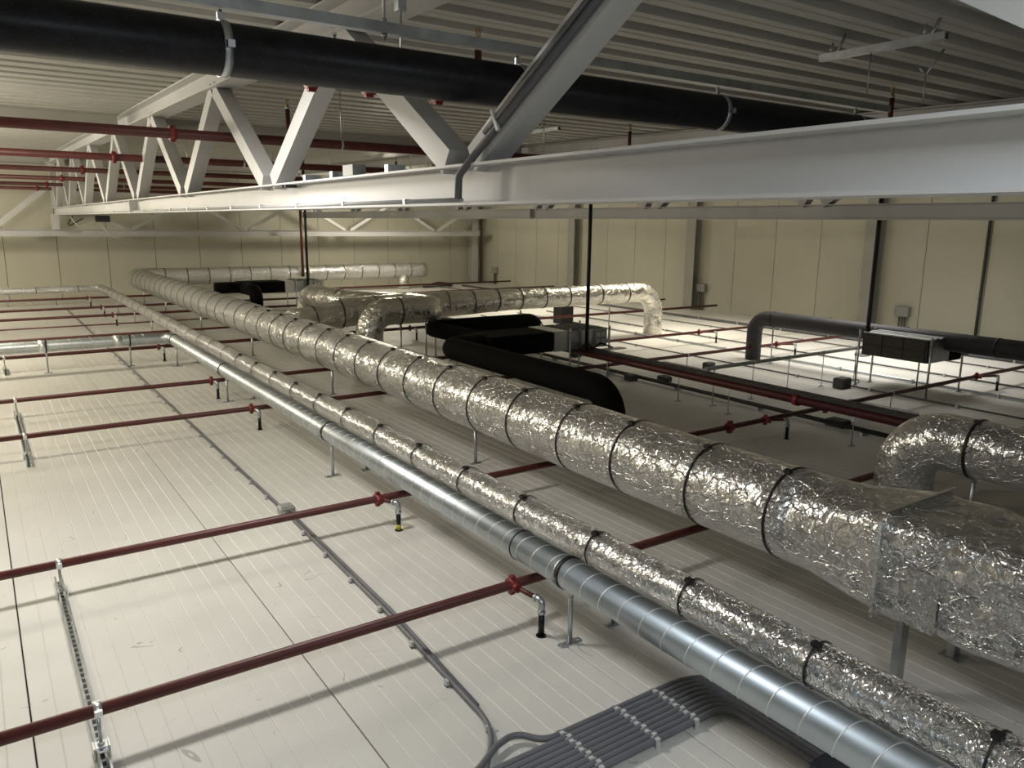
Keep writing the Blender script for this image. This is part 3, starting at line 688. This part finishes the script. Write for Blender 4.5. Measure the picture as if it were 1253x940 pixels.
stand(12.4, 12.95, (12.68,), 'short galvanised pipe stand near the left end of the spiral duct')
r = thing('pipe_stand', (8.6, 4.85, 0), 'short floor rail under the red pipe left of the right-hand foil bend', 'pipe stand')
MB().extr((8.65, 4.45, .0205), (8.65, 5.3, .0205), C_prof(.041, .041)).build('rail', M_zinc, r)
MB().cyl((8.65, 4.78, .04), (8.65, 4.78, .18), .007, 6).band((8.65, 4.78, .2), (1,0,0), .027, .03, .004, 14).build('clamp', M_zinc, r)
r = thing('pipe_stand', (8.6, 7.9, 0), 'short floor rail clamping the red pipe near the grey pipe on rods', 'pipe stand')
MB().extr((8.62, 7.5, .0205), (8.62, 8.4, .0205), C_prof(.041, .041)).build('rail', M_zinc, r)
MB().cyl((8.62, 7.93, .04), (8.62, 7.93, .18), .007, 6).band((8.62, 7.93, .2), (1,0,0), .027, .03, .004, 14).build('clamp', M_zinc, r)

# main red pipe with cable tray on rods
r = thing('main_red_pipe', (6.88, 7, 0), 'thick dark red pipe topped by a grey tray, standing on thin rods', 'pipe')
MB().tube([(6.86, 2.3, .345), (6.86, 13.5, .345)], .045, 18).build('pipe', M_red, r)
MB().box((6.84, 2.3, .392), (6.96, 13.5, .425)).build('tray', M_greyin, r)
for y in (4.15, 5.677, 6.446, 7.75, 9.2, 10.6): leg(6.885, y, .43, r, .0055, M_zinc, 'rod')
for y in (4.78, 9.7): MB().cyl((6.86, y-.03, .345), (6.86, y+.03, .345), .062, 14).build('coupling', M_redb, r)
r = thing('grey_rod_pipe', (8.5, 6.05, 0), 'slim grey pipe raised on a row of thin rods near the right air unit', 'pipe')
MB().tube([(6.9, 6.05, .46), (10.25, 6.05, .46)], .024, 12).build('pipe', M_box, r)
for x in (7.048, 7.754, 8.45, 9.178, 9.926):
    leg(x, 6.05, .49, r, .0055, M_zinc, 'rod')
    MB().band((x, 6.05, .46), (1,0,0), .025, .02, .004, 12).build('clamp', M_zinc, r)
r = thing('twin_black_pipes', (7.35, 5, 0), 'pair of thin black pipes low over the floor parallel to the thick red pipe', 'pipe')
MB().tube([(7.34, 2.4, .05), (7.34, 12.5, .05)], .016, 10).build('pipe', M_strap, r)
MB().tube([(7.40, 2.4, .05), (7.40, 12.5, .05)], .016, 10).build('pipe', M_strap, r)
for k in range(7): MB().box((7.31, 3+k*1.3, 0), (7.43, 3.03+k*1.3, .035)).build('clip', M_zinc, r)
# floor conduits along Y on the right
for X, rad, m_, lab in ((8.25, .01, M_cable, 'thin dark floor conduit just beyond the grey pipe on rods'), (9.45, .012, M_cable, 'thin floor conduit passing under the filter face of the right air unit'), (10.48, .018, M_zinc, 'pale floor conduit right of the charcoal duct legs'), (11.32, .014, M_cable, 'dark floor conduit beyond the right air unit'), (12.6, .012, M_cable, 'faint floor conduit close to the right wall'), (13.5, .03, M_cable, 'thick dark conduit bundle along the foot of the right wall')):
    r = thing('floor_conduit', (X, 6, 0), lab, 'conduit', 'conduits on the right-hand floor')
    MB().tube([(X, .5, .025), (X, 22.6 if X > 12 else 15, .025)], rad, 8).build('conduit', m_, r)
    for k in range(10): MB().box((X-rad-.008, 2.2+k*1.1, 0), (X+rad+.008, 2.23+k*1.1, .03+rad)).build('clip', M_zinc, r)
# clamp blocks and boxes on the floor
def cbox(x, y, sx, sy, sz, label, m=None, z=0, legs=True, name='junction_box'):
    r = thing(name, (x, y, z), label, 'box')
    MB().bbox((x-sx/2, y-sy/2, z+.0), (x+sx/2, y+sy/2, z+sz), min(.008, sz*.2)).build('body', m or M_dbox, r)
    MB().bbox((x-sx/2+.008, y-sy/2+.008, z+sz-.002), (x+sx/2-.008, y+sy/2-.008, z+sz+.008), .003).build('lid', m or M_dbox, r)
    for s_ in (-1, 1): MB().cyl((x, y+s_*sy/2, z+sz*.5), (x, y+s_*(sy/2+.03), z+sz*.5), .011, 8).build('gland', M_cable, r)
    return r
cbox(1.70, 5.36, .11, .10, .06, 'little grey junction box on the floor conduit behind the second red pipe', M_box)
cbox(8.84, 7.7, .16, .12, .10, 'small dark box on the floor beside the grey pipe on rods')
cbox(9.34, 5.85, .2, .15, .13, 'dark junction box on the floor left of the right-hand air unit, with looping wires')
cbox(7.62, 7.4, .14, .16, .07, 'small dark clamp block on the floor near the thick red pipe')
cbox(7.47, 4.68, .16, .22, .07, 'dark clamp block under the thick red pipe, just left of the right foil bend')
cbox(7.85, 9.6, .14, .14, .08, 'small dark clamp block behind the middle air unit collar')
cbox(7.28, 7.7, .14, .14, .08, 'dark block on the floor right below the middle air unit')
cbox(10.34, 13.1, .32, .3, .36, 'dark square box standing on the floor in front of the branch duct', M_strap, name='floor_box')
cbox(12.0, 7.2, .22, .16, .06, 'pale small box lying beyond the right-hand air unit', M_box)
cbox(2.47, 1.42, .13, .14, .12, 'navy blue box corner at the bottom edge beside the spiral duct', M_navy, name='floor_box')
r = thing('loop_wire', (9.55, 5.75, 0), 'thin black wire looping from the right air unit to the dark junction box', 'wire')
MB().tube(path([(9.66, 5.9, .43), (9.55, 5.8, .15), (9.5, 5.75, .03), (9.53, 5.7, .12), (9.45, 5.8, .1), (9.42, 5.85, .1)], .03), .006, 6).build('wire', M_strap, r)
for (y, z, lab) in ((13.45, .54, 'pale grey wall box with a conduit beside the middle wall column'), (8.25, .45, 'pale grey wall box with three conduits behind the right-hand air unit'), (22.9, .45, 'small grey box on the right wall close to the corner column')):
    r = thing('wall_box', (XR-.05, y, z), lab, 'box', 'grey boxes on the right wall')
    MB().bbox((XR-.11, y-.14, z-.08), (XR-.002, y+.14, z+.12), .01).build('body', M_box, r)
    for k in (-.06, 0, .06): MB().cyl((XR-.05, y+k, 0.0), (XR-.05, y+k, z-.08), .016, 8).build('conduit', M_cable, r)
r = thing('cable_heap', (12.5, 22.5, 0), 'dark heap of material on the floor in the corner', 'heap')
MB().tube(path([(12.0, 22.6, .04), (12.6, 22.3, .1), (13.2, 22.6, .05), (12.7, 22.8, .12), (12.2, 22.5, .08)], .15), .05, 8).build('coil', M_dbox, r)

# ------------------------------------------------------------------ conduits on the left floor and grey bundle
r = thing('floor_conduit', (1.68, 6, 0), 'pair of thin grey conduits running along the left floor to the conduit bundle', 'conduit')
AX = 1.69
def axx(y): return 1.60+.035*min(y-2.35, 2.3) if y < 4.65 else 1.68
MB().tube(path([(AX, 21, .022), (AX, 5.45, .022)], 0), .011, 8).build('conduit', M_pvc, r)
MB().tube(path([(AX, 5.3, .022), (1.66, 3.6, .022), (1.60, 2.42, .022), (1.36, 2.15, .024), (.9, 2.16, .026)], [.4, .4, .14], 8), .012, 10).build('conduit', M_pvc, r)
MB().tube(path([(AX+.026, 5.3, .02), (1.686, 3.6, .02), (1.625, 2.6, .02)], .4, 8), .010, 8).build('conduit', M_pvc, r)
y = 2.44
for k in range(34):
    xx = 1.60+(1.66-1.60)*(y-2.42)/1.18 if y < 3.6 else min(AX, 1.66+.03*(y-3.6)/1.7)
    MB().box((xx-.028, y-.012, 0), (xx-.014, y+.012, .032)).box((xx-.028, y-.012, 0), (xx+.02, y+.012, .006)).build('clip', M_clip, r)
    y += .42 if y > 3 else .39
# bundle of ten conduits: run along X, then turn toward the camera under the spiral duct
NB = 9; pitch_b = .031
for k in range(NB):
    yb = 2.235-k*pitch_b; xb = 2.775-k*.031
    ordn = ('first', 'second', 'third', 'fourth', 'middle, fifth', 'sixth', 'seventh', 'eighth', 'ninth and nearest')
    lab = ordn[k]+' thick grey conduit of the floor bundle, counted from its far edge'
    r = thing('grey_conduit', (1.5, yb, 0), lab, 'conduit', 'grey conduits in the floor bundle')
    fr = .09+(NB-1-k)*.031
    pts = path([(-1.5, yb, .03), (xb, yb, .03), (xb, -1.0, .03)], fr, 12)
    if k == 0: pts = path([(-1.5, yb, .03), (1.40, yb, .03), (1.53, 2.31, .035), (1.64, 2.34, .035), (1.72, yb-.002, .032), (1.95, yb, .03), (xb, yb, .03), (xb, -1.0, .03)], [.12, .12, .08, .1, .1, fr], 8)
    MB().tube(pts, .0138, 12).build('conduit', M_pvc, r)
    for j, cxp in enumerate((-.2, .35, .9, 1.34, 1.80, 2.10, 2.33)):
        q = cxp+.012*(k%2)
        if k == 0 and cxp in (1.34,): continue
        MB().box((q-.01, yb-.02, 0), (q+.01, yb-.0125, .038)).box((q-.01, yb-.02, .036), (q+.01, yb-.004, .046)).box((q-.01, yb+.0125, 0), (q+.01, yb+.016, .04)).build('clip', M_clip, r)
